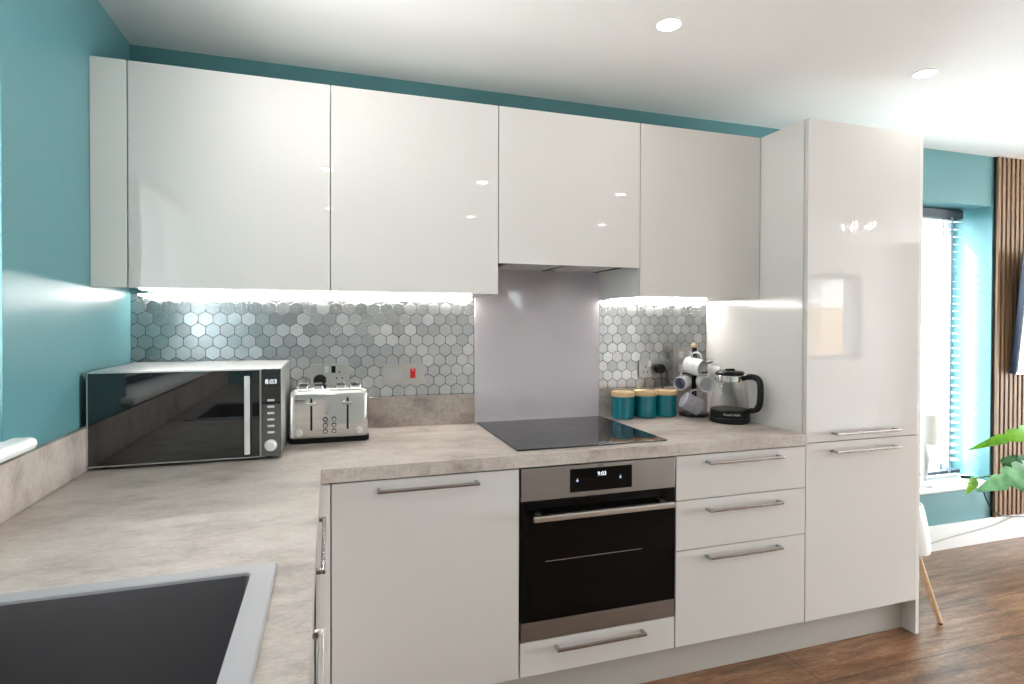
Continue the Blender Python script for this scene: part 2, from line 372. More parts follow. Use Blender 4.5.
# ------------------------------------------------------------------ kitchen constants
YB = -.636; XT = 2.496; ZD = .15; ZC = .853; FT = .020
def handle(x0, x1, z, parent, y=YB):
    m = MB(); yo = y-.034
    m.box(x0, x1, yo, yo+.010, z-.005, z+.005, .0015)
    for a in (x0, x1-.011): m.box(a, a+.011, yo+.009, y-.0005, z-.005, z+.005, .001)
    return m.build('handle', M['nickel'], parent)
def front(name, x0, x1, z0, z1, parent, y=YB, m='gloss'):
    return MB().box(x0, x1, y, y+FT-.001, z0, z1, .0016, 2).build(name, M[m], parent)
def carcass(x0, x1, y0, y1, z0, z1, parent, m='side', t=.018):
    c = MB(); c.box(x0, x0+t, y0, y1, z0, z1); c.box(x1-t, x1, y0, y1, z0, z1)
    c.box(x0+t, x1-t, y0, y1, z0, z0+t); c.box(x0+t, x1-t, y0, y1, z1-t, z1); c.box(x0+t, x1-t, y1-.008, y1, z0+t, z1-t)
    return c.build('carcass', M[m], parent)
GB = 'base cabinets'
# back run
t = thing('base_cabinet', 'cream gloss base cabinet with one full door, left of the oven', 'cabinet', (1.0, -.3, ZD), GB)
carcass(.7, 1.298, YB+FT, -.06, ZD, ZC, t)
d = front('door', .7025, 1.2975, ZD, ZC-.001, t); handle(.835, 1.155, .824, d)
t = thing('oven_housing', 'cream housing unit around the oven with a shallow drawer below it', 'cabinet', (1.6, -.3, ZD), GB)
c = MB(); c.box(1.3, 1.304, YB+FT, -.06, ZD, ZC); c.box(1.896, 1.9, YB+FT, -.06, ZD, ZC); c.box(1.304, 1.896, YB+FT, -.06, ZD, ZD+.018); c.box(1.304, 1.896, YB+FT, -.06, .252, .266)
c.build('carcass', M['gap'], t)
d = front('drawer', 1.3025, 1.8975, ZD, .266, t); handle(1.425, 1.765, .238, d)
t = thing('drawer_unit', 'cream gloss three drawer unit between oven and tall cabinet', 'cabinet', (2.2, -.3, ZD), GB)
carcass(1.902, 2.494, YB+FT, -.06, ZD, ZC, t)
for z0, z1, hz in ((.6885, ZC-.001, .824), (.5045, .6855, .648), (ZD, .5015, .473)):
    d = front('drawer', 1.9025, 2.4955, z0, z1, t); handle(2.027, 2.362, hz, d)
t = thing('tall_cabinet', 'floor to near-ceiling cream gloss larder cabinet with two doors at right end', 'cabinet', (2.8, -.3, 0))
carcass(XT+.001, 3.1, YB+FT+.001, -.001, ZD, 2.15, t)
MB().box(3.1005, 3.12, YB+.002, -.001, 0, 2.15, .001).build('end_panel', M['side'], t)
d = front('door', XT+.003, 3.0985, ZD, .8605, t); handle(2.625, 2.963, .824, d)
d = front('door', XT+.003, 3.0985, .8635, 2.15, t); handle(2.625, 2.963, .896, d)
# corner + left run
XL = .655
tag(MB().box(.657, .6985, YB, YB+.018, ZD, ZC, .001).build('corner_post', M['side']), 'narrow cream filler post in the corner beside the handles', 'filler panel')
for k, (y0, y1, lab) in enumerate(((-1.296, -.66, 'cream base cabinet seen edge-on under the left worktop, nearest the corner'),
                                   (-1.9, -1.3, 'cream base cabinet seen edge-on below the sink'))):
    t = thing('base_cabinet', lab, 'cabinet', (.33, (y0+y1)/2, ZD), GB)
    zt = ZC if k == 0 else .68
    c = MB(); c.box(.03, XL-FT, y0, y0+.018, ZD, zt); c.box(.03, XL-FT, y1-.018, y1, ZD, zt); c.box(.03, XL-FT, y0+.018, y1-.018, ZD, ZD+.018); c.box(.03, .04, y0+.018, y1-.018, ZD+.018, zt)
    c.build('carcass', M['side'], t)
    d = MB().box(XL-FT+.001, XL, y0+.002, y1-.002, ZD, ZC-.001, .0016).build('door', M['gloss'], t)
    yc = (-1.03, -1.6)[k]; m = MB(); m.box(XL+.024, XL+.034, yc-.167, yc+.167, .821, .831, .0015)
    for a in (yc-.167, yc+.156): m.box(XL+.0005, XL+.025, a, a+.011, .821, .831, .001)
    m.build('handle', M['nickel'], d)
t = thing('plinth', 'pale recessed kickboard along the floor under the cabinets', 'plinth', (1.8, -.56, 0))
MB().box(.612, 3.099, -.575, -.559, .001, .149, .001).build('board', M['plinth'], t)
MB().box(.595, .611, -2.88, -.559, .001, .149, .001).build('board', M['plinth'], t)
# worktop (L, with the sink opening)
SX = (.12, .575); SY = (-1.85, -1.345)
m = MB()
XW = .672; YW = -.645
m.prism([(.0015, -2.9), (SX[0], -2.9), (SX[0], -.002), (.0015, -.002)], 'z', .858, .90)
m.prism([(SX[0], -2.9), (SX[1], -2.9), (SX[1], SY[0]), (SX[0], SY[0])], 'z', .858, .90)
m.prism([(SX[0], SY[1]), (SX[1], SY[1]), (SX[1], -.002), (SX[0], -.002)], 'z', .858, .90)
m.prism([(SX[1], -2.9), (XW, -2.9), (XW, YW), (XT-.002, YW), (XT-.002, -.002), (SX[1], -.002)], 'z', .858, .90)
tag(m.build('worktop', M['conc'], smooth=20), 'L-shaped grey-beige concrete effect worktop around the corner', 'worktop')
m = MB(); m.box(.019, 1.299, -.018, -.001, .901, 1.028, .001)
tag(m.build('upstand', M['conc']), 'concrete effect upstand behind the microwave and toaster', 'upstand', 'worktop upstands')
tag(MB().box(1.901, XT-.003, -.018, -.001, .901, 1.028, .001).build('upstand', M['conc']), 'short concrete effect upstand behind the teal canisters', 'upstand', 'worktop upstands')
tag(MB().box(.001, .018, -2.9, -.001, .901, 1.028, .001).build('upstand', M['conc']), 'concrete effect upstand along the left wall below the window sill', 'upstand', 'worktop upstands')

# ------------------------------------------------------------------ tiles + splashback
def clip(poly, x0, x1, z0, z1):
    for ax, lim, sg in ((0, x0, 1), (0, x1, -1), (1, z0, 1), (1, z1, -1)):
        out = []
        for i in range(len(poly)):
            a, b = poly[i-1], poly[i]; fa, fb = sg*(a[ax]-lim), sg*(b[ax]-lim)
            if (fa >= 0) != (fb >= 0):
                s = fa/(fa-fb); out.append((a[0]+(b[0]-a[0])*s, a[1]+(b[1]-a[1])*s))
            if fb >= 0: out.append(b)
        poly = out
        if len(poly) < 3: return None
    return poly
def tiles(label, x0, x1, z0, z1):
    t = thing('tiled_splashback', label, 'splashback', ((x0+x1)/2, 0, z0), 'hexagon tile splashbacks')
    MB().box(x0, x1, -.006, -.001, z0, z1).build('grout', M['grout'], t)
    bm = bmesh.new(); col = bm.loops.layers.color.new('tone'); p = .05; R = p/math.sqrt(3)-.0013; row = 0; z = z0+.018
    rnd = random.Random(3)
    while z < z1+.03:
        x = x0+.021+(p/2 if row % 2 else 0)-p
        while x < x1+.04:
            poly = clip([(x+R*math.cos(PI/6+PI/3*k), z+R*math.sin(PI/6+PI/3*k)) for k in range(6)], x0+.001, x1-.001, z0+.001, z1-.001)
            tone = rnd.random(); ro = rnd.random()
            if rnd.random() < .08: tone *= .3
            if poly and len(poly) >= 3:
                cx = sum(q[0] for q in poly)/len(poly); cz = sum(q[1] for q in poly)/len(poly)
                ta, tb = rnd.gauss(0, .005), rnd.gauss(0, .005)
                yv = lambda q: -.0064+ta*(q[0]-cx)+tb*(q[1]-cz)
                ins = [(cx+(q[0]-cx)*.985, cz+(q[1]-cz)*.985) for q in poly]
                F = [bm.verts.new((q[0], yv(q), q[1])) for q in ins]; E = [bm.verts.new((q[0], yv(q)+.0001, q[1])) for q in poly]; B = [bm.verts.new((q[0], -.0059, q[1])) for q in poly]
                n = len(poly); fs = [bm.faces.new(F)]
                for i in range(n):
                    j = (i+1) % n; fs.append(bm.faces.new((F[j], F[i], E[i], E[j]))); fs.append(bm.faces.new((E[j], E[i], B[i], B[j])))
                for f in fs:
                    for l in f.loops: l[col] = (tone, ro, 0, 1)
            x += p
        z += p*math.sqrt(3)/2; row += 1
    bmesh.ops.recalc_face_normals(bm, faces=bm.faces[:])
    m = MB(); m.bm.free(); m.bm = bm; o = m.build('steel_tiles', M['hex'], t, smooth=5)
tiles('long silver hexagon tile splashback behind microwave and toaster', .001, 1.298, 1.029, 1.443)
tiles('small silver hexagon tile splashback behind the mugs and canisters', 1.902, XT-.003, 1.029, 1.443)
tag(MB().box(1.300, 1.900, -.012, -.001, .901, 1.572, .0015).build('glass_splashback', M['splash']), 'plain pale grey glass splashback panel behind the hob', 'splashback')

# ------------------------------------------------------------------ wall cabinets
YU = -.377; ZU = 1.446; ZH = 1.562; ZT = 2.15
GW = 'wall cabinets'
tag(MB().box(.001, .098, YU, YU+FT, ZU, ZT, .001).build('filler_panel', M['side']), 'narrow cream filler panel between left wall and first wall cabinet', 'filler panel')
for x0, x1, lab, zb in ((.1, .7, 'leftmost cream gloss wall cabinet above the microwave', ZU), (.7, 1.3, 'cream gloss wall cabinet above toaster, left of the cooker hood', ZU),
                        (1.3, 1.9, 'shorter cream gloss wall cabinet housing the hood above the hob', ZH), (1.9, XT-.001, 'cream gloss wall cabinet above canisters and kettle, beside the tall unit', ZU)):
    t = thing('wall_cabinet', lab, 'cabinet', ((x0+x1)/2, -.17, zb), GW)
    zc = zb+.03 if zb == ZH else zb
    carcass(x0+.0005, x1-.0005, YU+FT+.001, -.001 if zb != ZH else -.013, zc, ZT, t)
    front('door', x0+.0015, x1-.0015, zb, ZT, t, YU)
t = thing('cooker_hood', 'dark grey integrated cooker hood under the shorter wall cabinet', 'cooker hood', (1.6, -.18, ZH))
MB().box(1.303, 1.897, YU+FT+.004, -.014, ZH+.012, ZH+.029, .002).build('body', M['mblack'], t)
for a in (1.36, 1.61): 
    f = MB(); f.box(a, a+.23, -.30, -.05, ZH+.006, ZH+.0125, .002)
    for k in range(9): f.box(a+.012, a+.218, -.285+k*.026, -.275+k*.026, ZH+.0045, ZH+.0065)
    f.build('filter', M['steel'], t)
for x0, x1, lab in ((.03, 1.285, 'long white LED strip light under the two left wall cabinets'), (1.915, XT-.015, 'short white LED strip light under the wall cabinet by the tall unit')):
    t = thing('led_strip', lab, 'light', ((x0+x1)/2, -.03, ZU-.012), 'under-cabinet LED strips')
    MB().box(x0, x1, -.040, -.016, ZU-.0055, ZU-.0005, .001).build('profile', M['silver'], t)
    MB().box(x0+.004, x1-.004, -.034, -.022, ZU-.0105, ZU-.0056, .0015).build('diffuser', M['led'], t)

# ------------------------------------------------------------------ oven + hob
t = thing('oven', 'built-in steel and black glass oven under the hob', 'oven', (1.6, -.35, .27))
MB().box(1.306, 1.894, YB+.022, -.1, .268, .850, .002).build('body', M['mblack'], t)
p = MB().box(1.3035, 1.8965, YB-.003, YB+.021, .741, .851, .002).build('control_panel', M['steel_dk'], t)
MB().text('AEG', .012, TXF(1.596, YB-.0034, .8435)).build('lettering', M['ink'], p)
q = MB().box(1.480, 1.718, YB-.0045, YB-.002, .758, .838, .001).build('display', M['ovglass'], p)
MB().text('9:03', .020, TXF(1.600, YB-.0048, .815)).build('digits', M['digits'], p)
for x in (1.507, 1.672):
    m = MB(); m.cyl((x, YB-.0044, .797), (x, YB-.0050, .797), .0042, n=14); m.box(x-.0009, x+.0009, YB-.0050, YB-.0044, .800, .806); m.build('touch_icon', M['icon'], p)
d = MB().box(1.3035, 1.8965, YB-.003, YB+.021, .334, .739, .002).build('door', M['ovglass'], t)
MB().box(1.335, 1.865, YB-.0045, YB-.0028, .375, .672, .001).build('inner_window', M['ovglass'], d)
MB().box(1.39, 1.76, YB-.0052, YB-.0044, .533, .5345).build('rack_line', M['silver'], d)
m = MB(); m.box(1.334, 1.866, YB-.052, YB-.036, .684, .704, .003)
for a in (1.352, 1.830): m.box(a, a+.018, YB-.037, YB-.0029, .687, .701, .002)
m.build('handle', M['steel'], d)
MB().box(1.3035, 1.8965, YB-.003, YB+.021, .269, .332, .002).build('lower_trim', M['steel_dk'], t)
t = thing('induction_hob', 'flat black glass induction hob set on worktop above the oven', 'hob', (1.6, -.31, .9))
MB().loft([rrect(1.306, 1.894, -.590, -.034, .006, .9005), rrect(1.304, 1.896, -.592, -.032, .008, .9025), rrect(1.304, 1.896, -.592, -.032, .008, .9045), rrect(1.3065, 1.8935, -.5895, -.0345, .006, .906)]).build('glass_top', M['hob'], t)
m = MB()
for cx, cy, r in ((1.45, -.19, .075), (1.74, -.19, .095), (1.45, -.42, .095), (1.74, -.42, .075)):
    m.tube([(cx+r*math.cos(2*PI*k/48), cy+r*math.sin(2*PI*k/48), .9059) for k in range(48)], .0004, 4, closed=True)
for k in range(7): m.box(1.50+k*.032, 1.514+k*.032, -.571, -.569, .9058, .9062)
m.build('zone_markings', mat('hob_marks', (.09, .09, .095), .5), t)

# ------------------------------------------------------------------ sink
t = thing('sink', 'grey inset sink with dark bowl in the worktop at lower left', 'sink', (.36, -1.6, .9))
X0, X1, Y0, Y1 = .085, .607, -1.885, -1.318; bx0, bx1, by0, by1 = .125, .566, -1.845, -1.350
MB().loft([rrect(X0, X1, Y0, Y1, .006, .9004), rrect(X0, X1, Y0, Y1, .006, .9052), rrect(X0+.0025, X1-.0025, Y0+.0025, Y1-.0025, .006, .9072), rrect(bx0-.004, bx1+.004, by0-.004, by1+.004, .013, .9068),
           rrect(bx0-.001, bx1+.001, by0-.001, by1+.001, .011, .9050), rrect(bx0, bx1, by0, by1, .010, .9005)], False, False).build('rim', M['sinkrim'], t)
b = MB().loft([rrect(bx0, bx1, by0, by1, .010, .9004), rrect(bx0+.003, bx1-.003, by0+.003, by1-.003, .014, .78), rrect(bx0+.008, bx1-.008, by0+.008, by1-.008, .02, .725), rrect(bx0+.03, bx1-.03, by0+.03, by1-.03, .03, .712), rrect(.31, .39, -1.64, -1.56, .039, .708)], False, True).build('bowl', M['sinkbowl'], t)
MB().lathe([(.0, .0), (.03, .0), (.038, .003), (.038, 0.0)], 24, (.35, -1.60, .7085)).build('drain', M['steel'], b)

# ------------------------------------------------------------------ microwave
t = thing('microwave', 'silver microwave with black mirrored door in the left corner', 'microwave', (.285, -.25, .9))
mx0, mx1, my, mz0, mz1 = .019, .549, -.452, .908, 1.192
MB().box(mx0, mx1, my, -.045, mz0, mz1, .004, 2).build('case', M['silver'], t)
d = MB().box(mx0+.001, .4885, my-.012, my-.0006, mz0+.002, mz1-.002, .003).build('door', M['bglass'], t)
m = MB(); e = .0032
m.box(mx0, .4885, my-.0128, my-.0118, mz1-.002-e, mz1-.0018); m.box(mx0, .4885, my-.0128, my-.0118, mz0+.0018, mz0+.002+e); m.box(mx0, mx0+e, my-.0128, my-.0118, mz0+.002, mz1-.002); m.box(.4855, .4887, my-.0128, my-.0118, mz0+.002, mz1-.002)
m.build('door_trim', M['silver'], d)
m = MB(); m.box(.4445, .4605, my-.046, my-.036, .927, 1.172, .003)
for z in (.945, 1.148): m.cyl((.4525, my-.037, z), (.4525, my-.012, z), .0055, n=12)
m.build('handle', M['silver_lt'], d)
p = MB().box(.4905, mx1-.001, my-.012, my-.0006, mz0+.002, mz1-.002, .003).build('control_panel', M['bglass'], t)
MB().box(.4915, mx1-.002, my-.0128, my-.0119, mz0+.003, 1.078, .0004).build('worktop_reflection', M['refl_grey'], p)  # sheet painted as the worktop's reflection, the panel is all black glass
MB().text('8:03', .021, TXF(.519, my-.0124, 1.149)).build('digits', M['digits'], p)
m = MB()
for k in range(6): m.box(.508, .529, my-.0165, my-.0126, 1.087-k*.0205, 1.0935-k*.0205, .0015)
m.build('buttons', M['silver_lt'], p)
m = MB(); m.cyl((.518, my-.0126, .946), (.518, my-.030, .946), .0155, .0145, 28, .002); m.cyl((.518, my-.0125, .946), (.518, my-.0145, .946), .019, n=28)
m.build('dial', M['silver_lt'], p)
for x in (.06, .51):
    for y in (-.42, -.08): MB().cyl((x, y, .9005), (x, y, .9085), .014, .016, 14).build('foot', M['rubber'], t)

# ------------------------------------------------------------------ toaster
t = thing('toaster', 'polished steel four slot toaster right of the microwave', 'toaster', (.698, -.16, .9))
tx0, tx1, ty0, ty1 = .555, .838, -.256, -.066
MB().loft([rrect(tx0+.004, tx1-.004, ty0+.004, ty1-.004, .02, .9005), rrect(tx0, tx1, ty0, ty1, .022, .904), rrect(tx0, tx1, ty0, ty1, .022, .920)]).build('base', M['black'], t)
rings = []
for ins, z in ((.004, .921), (.003, .928), (.003, 1.058), (.004, 1.074), (.009, 1.086), (.018, 1.094), (.03, 1.0965)):
    rings.append(rrect(tx0+ins, tx1-ins, ty0+ins*.8, ty1-ins*.8, .02, z))
body = MB().loft(rings).build('body', M['chrome'], t)
for k, x in enumerate((.603, .656, .738, .791)):
    f = MB(); f.loft([rrect(x-.020, x+.020, ty0+.034, ty1-.022, .008, 1.0955), rrect(x-.020, x+.020, ty0+.034, ty1-.022, .008, 1.1025), rrect(x-.0155, x+.0155, ty0+.039, ty1-.027, .006, 1.1035), rrect(x-.0135, x+.0135, ty0+.041, ty1-.029, .005, 1.1005)], True, False)
    f.build('slot_rim', M['chrome'], t)
    MB().box(x-.0132, x+.0132, ty0+.0415, ty1-.0295, 1.0958, 1.1002).build('slot_opening', M['mblack'], t)
for x in (.634, .760):
    MB().box(x-.0035, x+.0035, ty0+.0005, ty0+.004, 1.0-.052, 1.064).build('lever_slot', M['mblack'], t)
    m = MB(); m.box(x-.0015, x+.0015, ty0-.010, ty0+.001, 1.042, 1.048); m.box(x-.017, x+.017, ty0-.020, ty0-.009, 1.039, 1.051, .003); m.build('lever', M['chrome'], t)
for x in (.682, .712):
    for z in (.986, .9645, .943):
        m = MB(); m.cyl((x, ty0+.002, z), (x, ty0-.003, z), .0085, n=18); m.build('button', M['black'], t)
        MB().cyl((x, ty0-.0028, z), (x, ty0-.005, z), .0062, n=18).build('button_cap', M['chrome'], t)
for x in (.592, .801):
    m = MB(); m.cyl((x, ty0+.002, .941), (x, ty0-.014, .941), .0125, .011, 24, .002); m.build('dial', M['silver_lt'], t)

# ------------------------------------------------------------------ sockets
GS = 'steel electrical plates on the tiles'
def plate(label, cat, name, x0, x1, z0, z1):
    t = thing(name, label, cat, ((x0+x1)/2, -.01, (z0+z1)/2), GS)
    MB().box(x0, x1, -.0165, -.0102, z0, z1, .002).build('face_plate', M['steel'], t); return t
def rocker(t, x, z, m='wplastic', w=.008, h=.014, nm='switch'):
    MB().box(x-w, x+w, -.0205, -.0164, z-h, z+h, .0015).build(nm, M[m], t)
t = plate('steel double socket behind the toaster with a black plug in it', 'socket', 'wall_socket', .624, .772, 1.082, 1.170)
rocker(t, .685, 1.148); rocker(t, .712, 1.148, 'black'); m = MB()
for dx, dz in ((0, .02), (-.011, -.004), (.011, -.004)): m.box(.735+dx-.003, .735+dx+.003, -.0172, -.0162, 1.116+dz-.003, 1.116+dz+.003)
m.build('pin_holes', M['mblack'], t)
t = plate('steel cooker switch plate with red rocker', 'switch', 'cooker_switch', .908, 1.08, 1.078, 1.164)
rocker(t, 1.031, 1.124, 'red', .011, .020); MB().box(.925, .985, -.0172, -.0162, 1.10, 1.145, .0004).build('blank_panel', M['silver'], t)
MB().box(1.028, 1.034, -.0212, -.0203, 1.136, 1.140).build('switch_mark', M['wplastic'], t)
t = plate('steel double socket behind the teal canisters with black plug', 'socket', 'wall_socket', 2.110, 2.256, 1.076, 1.162)
rocker(t, 2.165, 1.142); m = MB()
for dx, dz in ((0, .02), (-.011, -.004), (.011, -.004)): m.box(2.145+dx-.003, 2.145+dx+.003, -.0172, -.0162, 1.106+dz-.003, 1.106+dz+.003)
m.build('pin_holes', M['mblack'], t)
t = plate('square steel switch plate partly behind the mug tree', 'switch', 'light_switch', 2.298, 2.444, 1.070, 1.218)
for x in (2.342, 2.395):
    for z in (1.118, 1.182): rocker(t, x, z, 'wplastic', .012, .017)
def plug(label, x, z, pts):
    t = thing('electric_plug', label, 'plug', (x, -.03, z), 'black plugs in the sockets')
    o = [(x+.026*math.cos(a), z+.024*math.sin(a)) for a in [PI/8+PI/4*k for k in range(8)]]
    MB().prism(o, 'y', -.0485, -.0172, .003).build('body', M['black'], t)
    MB().tube(pts, .0033, 8).build('cable', M['black'], t)
plug('black plug in the socket above the toaster', .660, 1.108, bez((.660, -.046, 1.086), (.660, -.05, 1.04), (.655, -.05, .98), (.65, -.045, .905)))
plug('black plug with hanging cable above the teal canisters', 2.212, 1.118, bez((2.212, -.046, 1.096), (2.21, -.048, 1.05), (2.24, -.032, 1.0), (2.258, -.028, .905)))

# ------------------------------------------------------------------ canisters
for k, (x, y) in enumerate(((1.984, -.088), (2.102, -.086), (2.211, -.086))):
    t = thing('canister', ('teal glazed canister with bamboo lid, leftmost of three beside the hob', 'teal glazed canister with bamboo lid, middle of the row of three', 'teal glazed canister with bamboo lid, nearest the mug tree')[k], 'canister', (x, y, .9), 'teal canisters')
    MB().lathe([(.046, .0005), (.0505, .004), (.0515, .012), (.0515, .092), (.050, .0985), (.047, .1005)], 40, (x, y, .9)).build('jar', M['canister'], t)
    MB().lathe([(.046, .1008), (.0525, .102), (.0532, .106), (.0532, .119), (.051, .1225)], 40, (x, y, .9)).build('lid', M['bamboo'], t)

# ------------------------------------------------------------------ kettle
kx, ky = 2.394, -.312
t = thing('kettle', 'glass electric kettle with black base, handle and lid', 'kettle', (kx, ky, .9))
MB().lathe([(.082, .0005), (.086, .004), (.086, .02), (.084, .023)], 48, (kx, ky, .9)).build('power_base', M['black'], t)
b = MB().lathe([(.083, .0235), (.0845, .026), (.083, .056), (.080, .059)], 48, (kx, ky, .9)).build('lower_ring', M['black'], t)
c1 = Vector((.698-kx, -2.428-ky, 0)).normalized(); ang = math.atan2(c1.y, c1.x)+.12
m = MB(); tx = m.text('Russell Hobbs', .0125, Matrix.Translation((0, 0, 0)) @ Matrix.Rotation(PI/2, 4, 'X'), .0004)
for v in m.bm.verts:
    a = ang + v.co.x/.0845; rr = .0846 - v.co.y*1.0 - .0002; v.co = Vector((kx+rr*math.cos(a), ky+rr*math.sin(a), .942+v.co.z))
m.build('lettering', M['wink'], b, smooth=10)
out = [(.080, .0595), (.081, .066), (.0785, .10), (.0725, .135), (.0655, .165), (.0615, .180)]
inn = [(r-.0025, z) for r, z in out[::-1]]; inn[-1] = (.0765, .0625)
MB().lathe(out+inn+[(.0, .0625)], 48, (kx, ky, .9), False, False).build('glass_jug', M['glass'], t)
MB().lathe([(.0615, .1805), (.063, .182), (.063, .206), (.061, .208)], 48, (kx, ky, .9)).build('collar', M['chrome'], t)
l = MB().lathe([(.060, .2085), (.0615, .211), (.0605, .219), (.054, .225), (.02, .228)], 40, (kx, ky, .9)).build('lid', M['black'], t)
MB().box(kx-.02, kx+.02, ky-.009, ky+.009, 1.127, 1.1365, .003).build('lid_tab', M['black'], l)
hd = Vector((.50, -.866, 0)); hp = lambda r, z: tuple(Vector((kx, ky, .9+z))+hd*r)
hd = Vector((.35, -.937, 0)).normalized()
pts = [hp(.0605, .198)] + bez(hp(.075, .204), hp(.125, .214), hp(.142, .20), hp(.142, .16), 10) + bez(hp(.142, .15), hp(.142, .10), hp(.140, .06), hp(.100, .062), 10) + [hp(.083, .055)]
MB().tube(pts, .01, 10, rs=[.013]*4 + [.0135]*(len(pts)-8) + [.0115]*4).build('handle', M['black'], t)
sp = Vector((-hd.x, -hd.y, 0)); q = Vector((kx, ky, 0))
MB().prism([tuple((q+sp*.0632+Vector((-sp.y, sp.x, 0))*.018).xy), tuple((q+sp*.084).xy), tuple((q+sp*.0632-Vector((-sp.y, sp.x, 0))*.018).xy)], 'z', 1.087, 1.105, .002).build('spout', M['chrome'], t)
MB().tube(bez((kx+.075, ky+.03, .906), (kx+.085, ky+.06, .905), (kx+.075, ky+.12, .905), (kx+.06, ky+.22, .905)), .003, 8).build('cable', M['cable_g'], t)

# ------------------------------------------------------------------ mug tree and mugs
px_, py_ = 2.345, -.120
t = thing('mug_tree', 'black mug tree stand between the canisters and the kettle', 'mug tree', (px_, py_, .9))
MB().lathe([(.066, .0005), (.070, .003), (.070, .011), (.064, .016), (.02, .019)], 36, (px_, py_, .9)).build('base', M['black'], t)
MB().cyl((px_, py_, .918), (px_, py_, 1.222), .0125, .0115, 18).build('post', M['black'], t)
MB().sphere((px_, py_, 1.232), .0135).build('finial', M['bamboo'], t)
MUGP = dict(r=.040, h=.088)
def make_mug(label, c, axis, hdir, m_out, m_in, group, s=1.0):
    ax = Vector(axis).normalized(); h = Vector(hdir); h = (h-ax*h.dot(ax)).normalized(); yv = ax.cross(h)
    R = Matrix((h, yv, ax)).transposed()
    t = thing('mug', label, 'mug', c, group, R.to_euler())
    r, H = MUGP['r']*s, MUGP['h']*s
    MB().lathe([(r*.80, -H/2), (r*.93, -H/2+.003), (r*.99, -H/2+.012), (r, 0), (r, H/2-.002), (r-.002, H/2), (r-.004, H/2-.002), (r-.004, -H/2+.012), (r*.75, -H/2+.006), (0, -H/2+.006)], 36, (0, 0, 0), True, False).build('cup', m_out, t, True)
    MB().lathe([(r-.0043, H/2-.003), (r-.0046, -H/2+.0125), (r*.74, -H/2+.0066), (.0005, -H/2+.0066)], 36, (0, 0, 0), False, True).build('lining', m_in, t, True)
    MB().tube(bez((r-.002, 0, H*.33), (r+.035*s, 0, H*.36), (r+.035*s, 0, -H*.30), (r-.002, 0, -H*.28), 14), .0048*s, 9).build('handle', m_out, t, True)
    return t, R
mugs = (('white flecked mug hung topmost on the tree, opening to the right', (2.316, -.165, 1.137), (.30, -.85, -.16), (-.1, .1, 1), M['mug_pat'], M['ceramic'], 1.0),
        ('plain white mug hung beside the kettle, opening to the front', (2.344, -.205, 1.064), (-.38, -.92, -.10), (.2, .1, 1), M['ceramic'], M['ceramic'], .92),
        ('small pale mug with lilac-grey inside, hung leftmost on the tree', (2.262, -.150, 1.062), (-.86, -.52, -.10), (.2, .1, 1), M['ceramic'], M['mug_blue'], .78),
        ('grey patterned mug hung lowest on the tree', (2.268, -.205, .972), (.80, -.15, -.42), (.25, .0, 1), M['mug_grey'], M['mug_grey'], 1.0),
        ('white mug hung at the back right of the tree behind the kettle lid', (2.425, -.135, 1.105), (.75, -.55, -.1), (.1, .1, 1), M['ceramic'], M['ceramic'], .85))
for lab, c, ax, hd_, mo, mi, s in mugs:
    tt, R = make_mug(lab, c, ax, hd_, mo, mi, 'mugs on the mug tree', s)
    tip = Vector(c) + R @ Vector((MUGP['r']*s+.012, 0, 0))
    base = Vector((px_, py_, tip.z-.012))
    dv = Vector((tip.x-px_, tip.y-py_, 0)).normalized()
    MB().tube([tuple(base+dv*.008), tuple(base.lerp(tip, .6)), tuple(tip), tuple(tip+dv*.008+Vector((0, 0, .006)))], .0035, 8).build('arm', M['black'], t)

# ------------------------------------------------------------------ ceiling lights
DL = [(.65, -.735), (1.797, -.735), (3.0, -.725), (.687, -2.32), (1.758, -2.34), (2.896, -2.37)]
LL = ('recessed round downlight mirrored in the first wall cabinet', 'recessed round downlight in the ceiling above the hob', 'recessed round downlight in the ceiling above the tall cabinet',
      'recessed downlight mirrored at the edge of the leftmost wall cabinet door', 'recessed downlight mirrored in the second wall cabinet door', 'recessed downlight mirrored in the hood cabinet door')
DL += [(4.2, -.9), (4.2, -2.4), (.7, -3.7), (2.0, -3.7), (3.4, -3.7), (5.4, -1.4), (6.8, -1.4), (6.8, -3.0)]
for k, (x, y) in enumerate(DL):
    t = thing('downlight', LL[k] if k < 6 else 'recessed round downlight elsewhere in the open plan room', 'light', (x, y, CEIL), 'recessed ceiling downlights')
    MB().lathe([(.038, -.0005), (.044, -.0005), (.0445, -.002), (.042, -.0035), (.0395, -.0035), (.038, -.0005)], 32, (x, y, CEIL), False, False).build('bezel', M['white'], t)
    MB().lathe([(.0378, -.0036), (.0378, -.0012)], 28, (x, y, CEIL)).build('lens', M['lens'], t)
    l = bpy.data.lights.new('downlight_beam', 'SPOT'); l.energy = 1.0; l.color = (1, .93, .83); l.spot_size = math.radians(150); l.spot_blend = .9; l.shadow_soft_size = .035
    o = bpy.data.objects.new('downlight_beam', l); C.objects.link(o); o.location = (x, y, CEIL-.04)
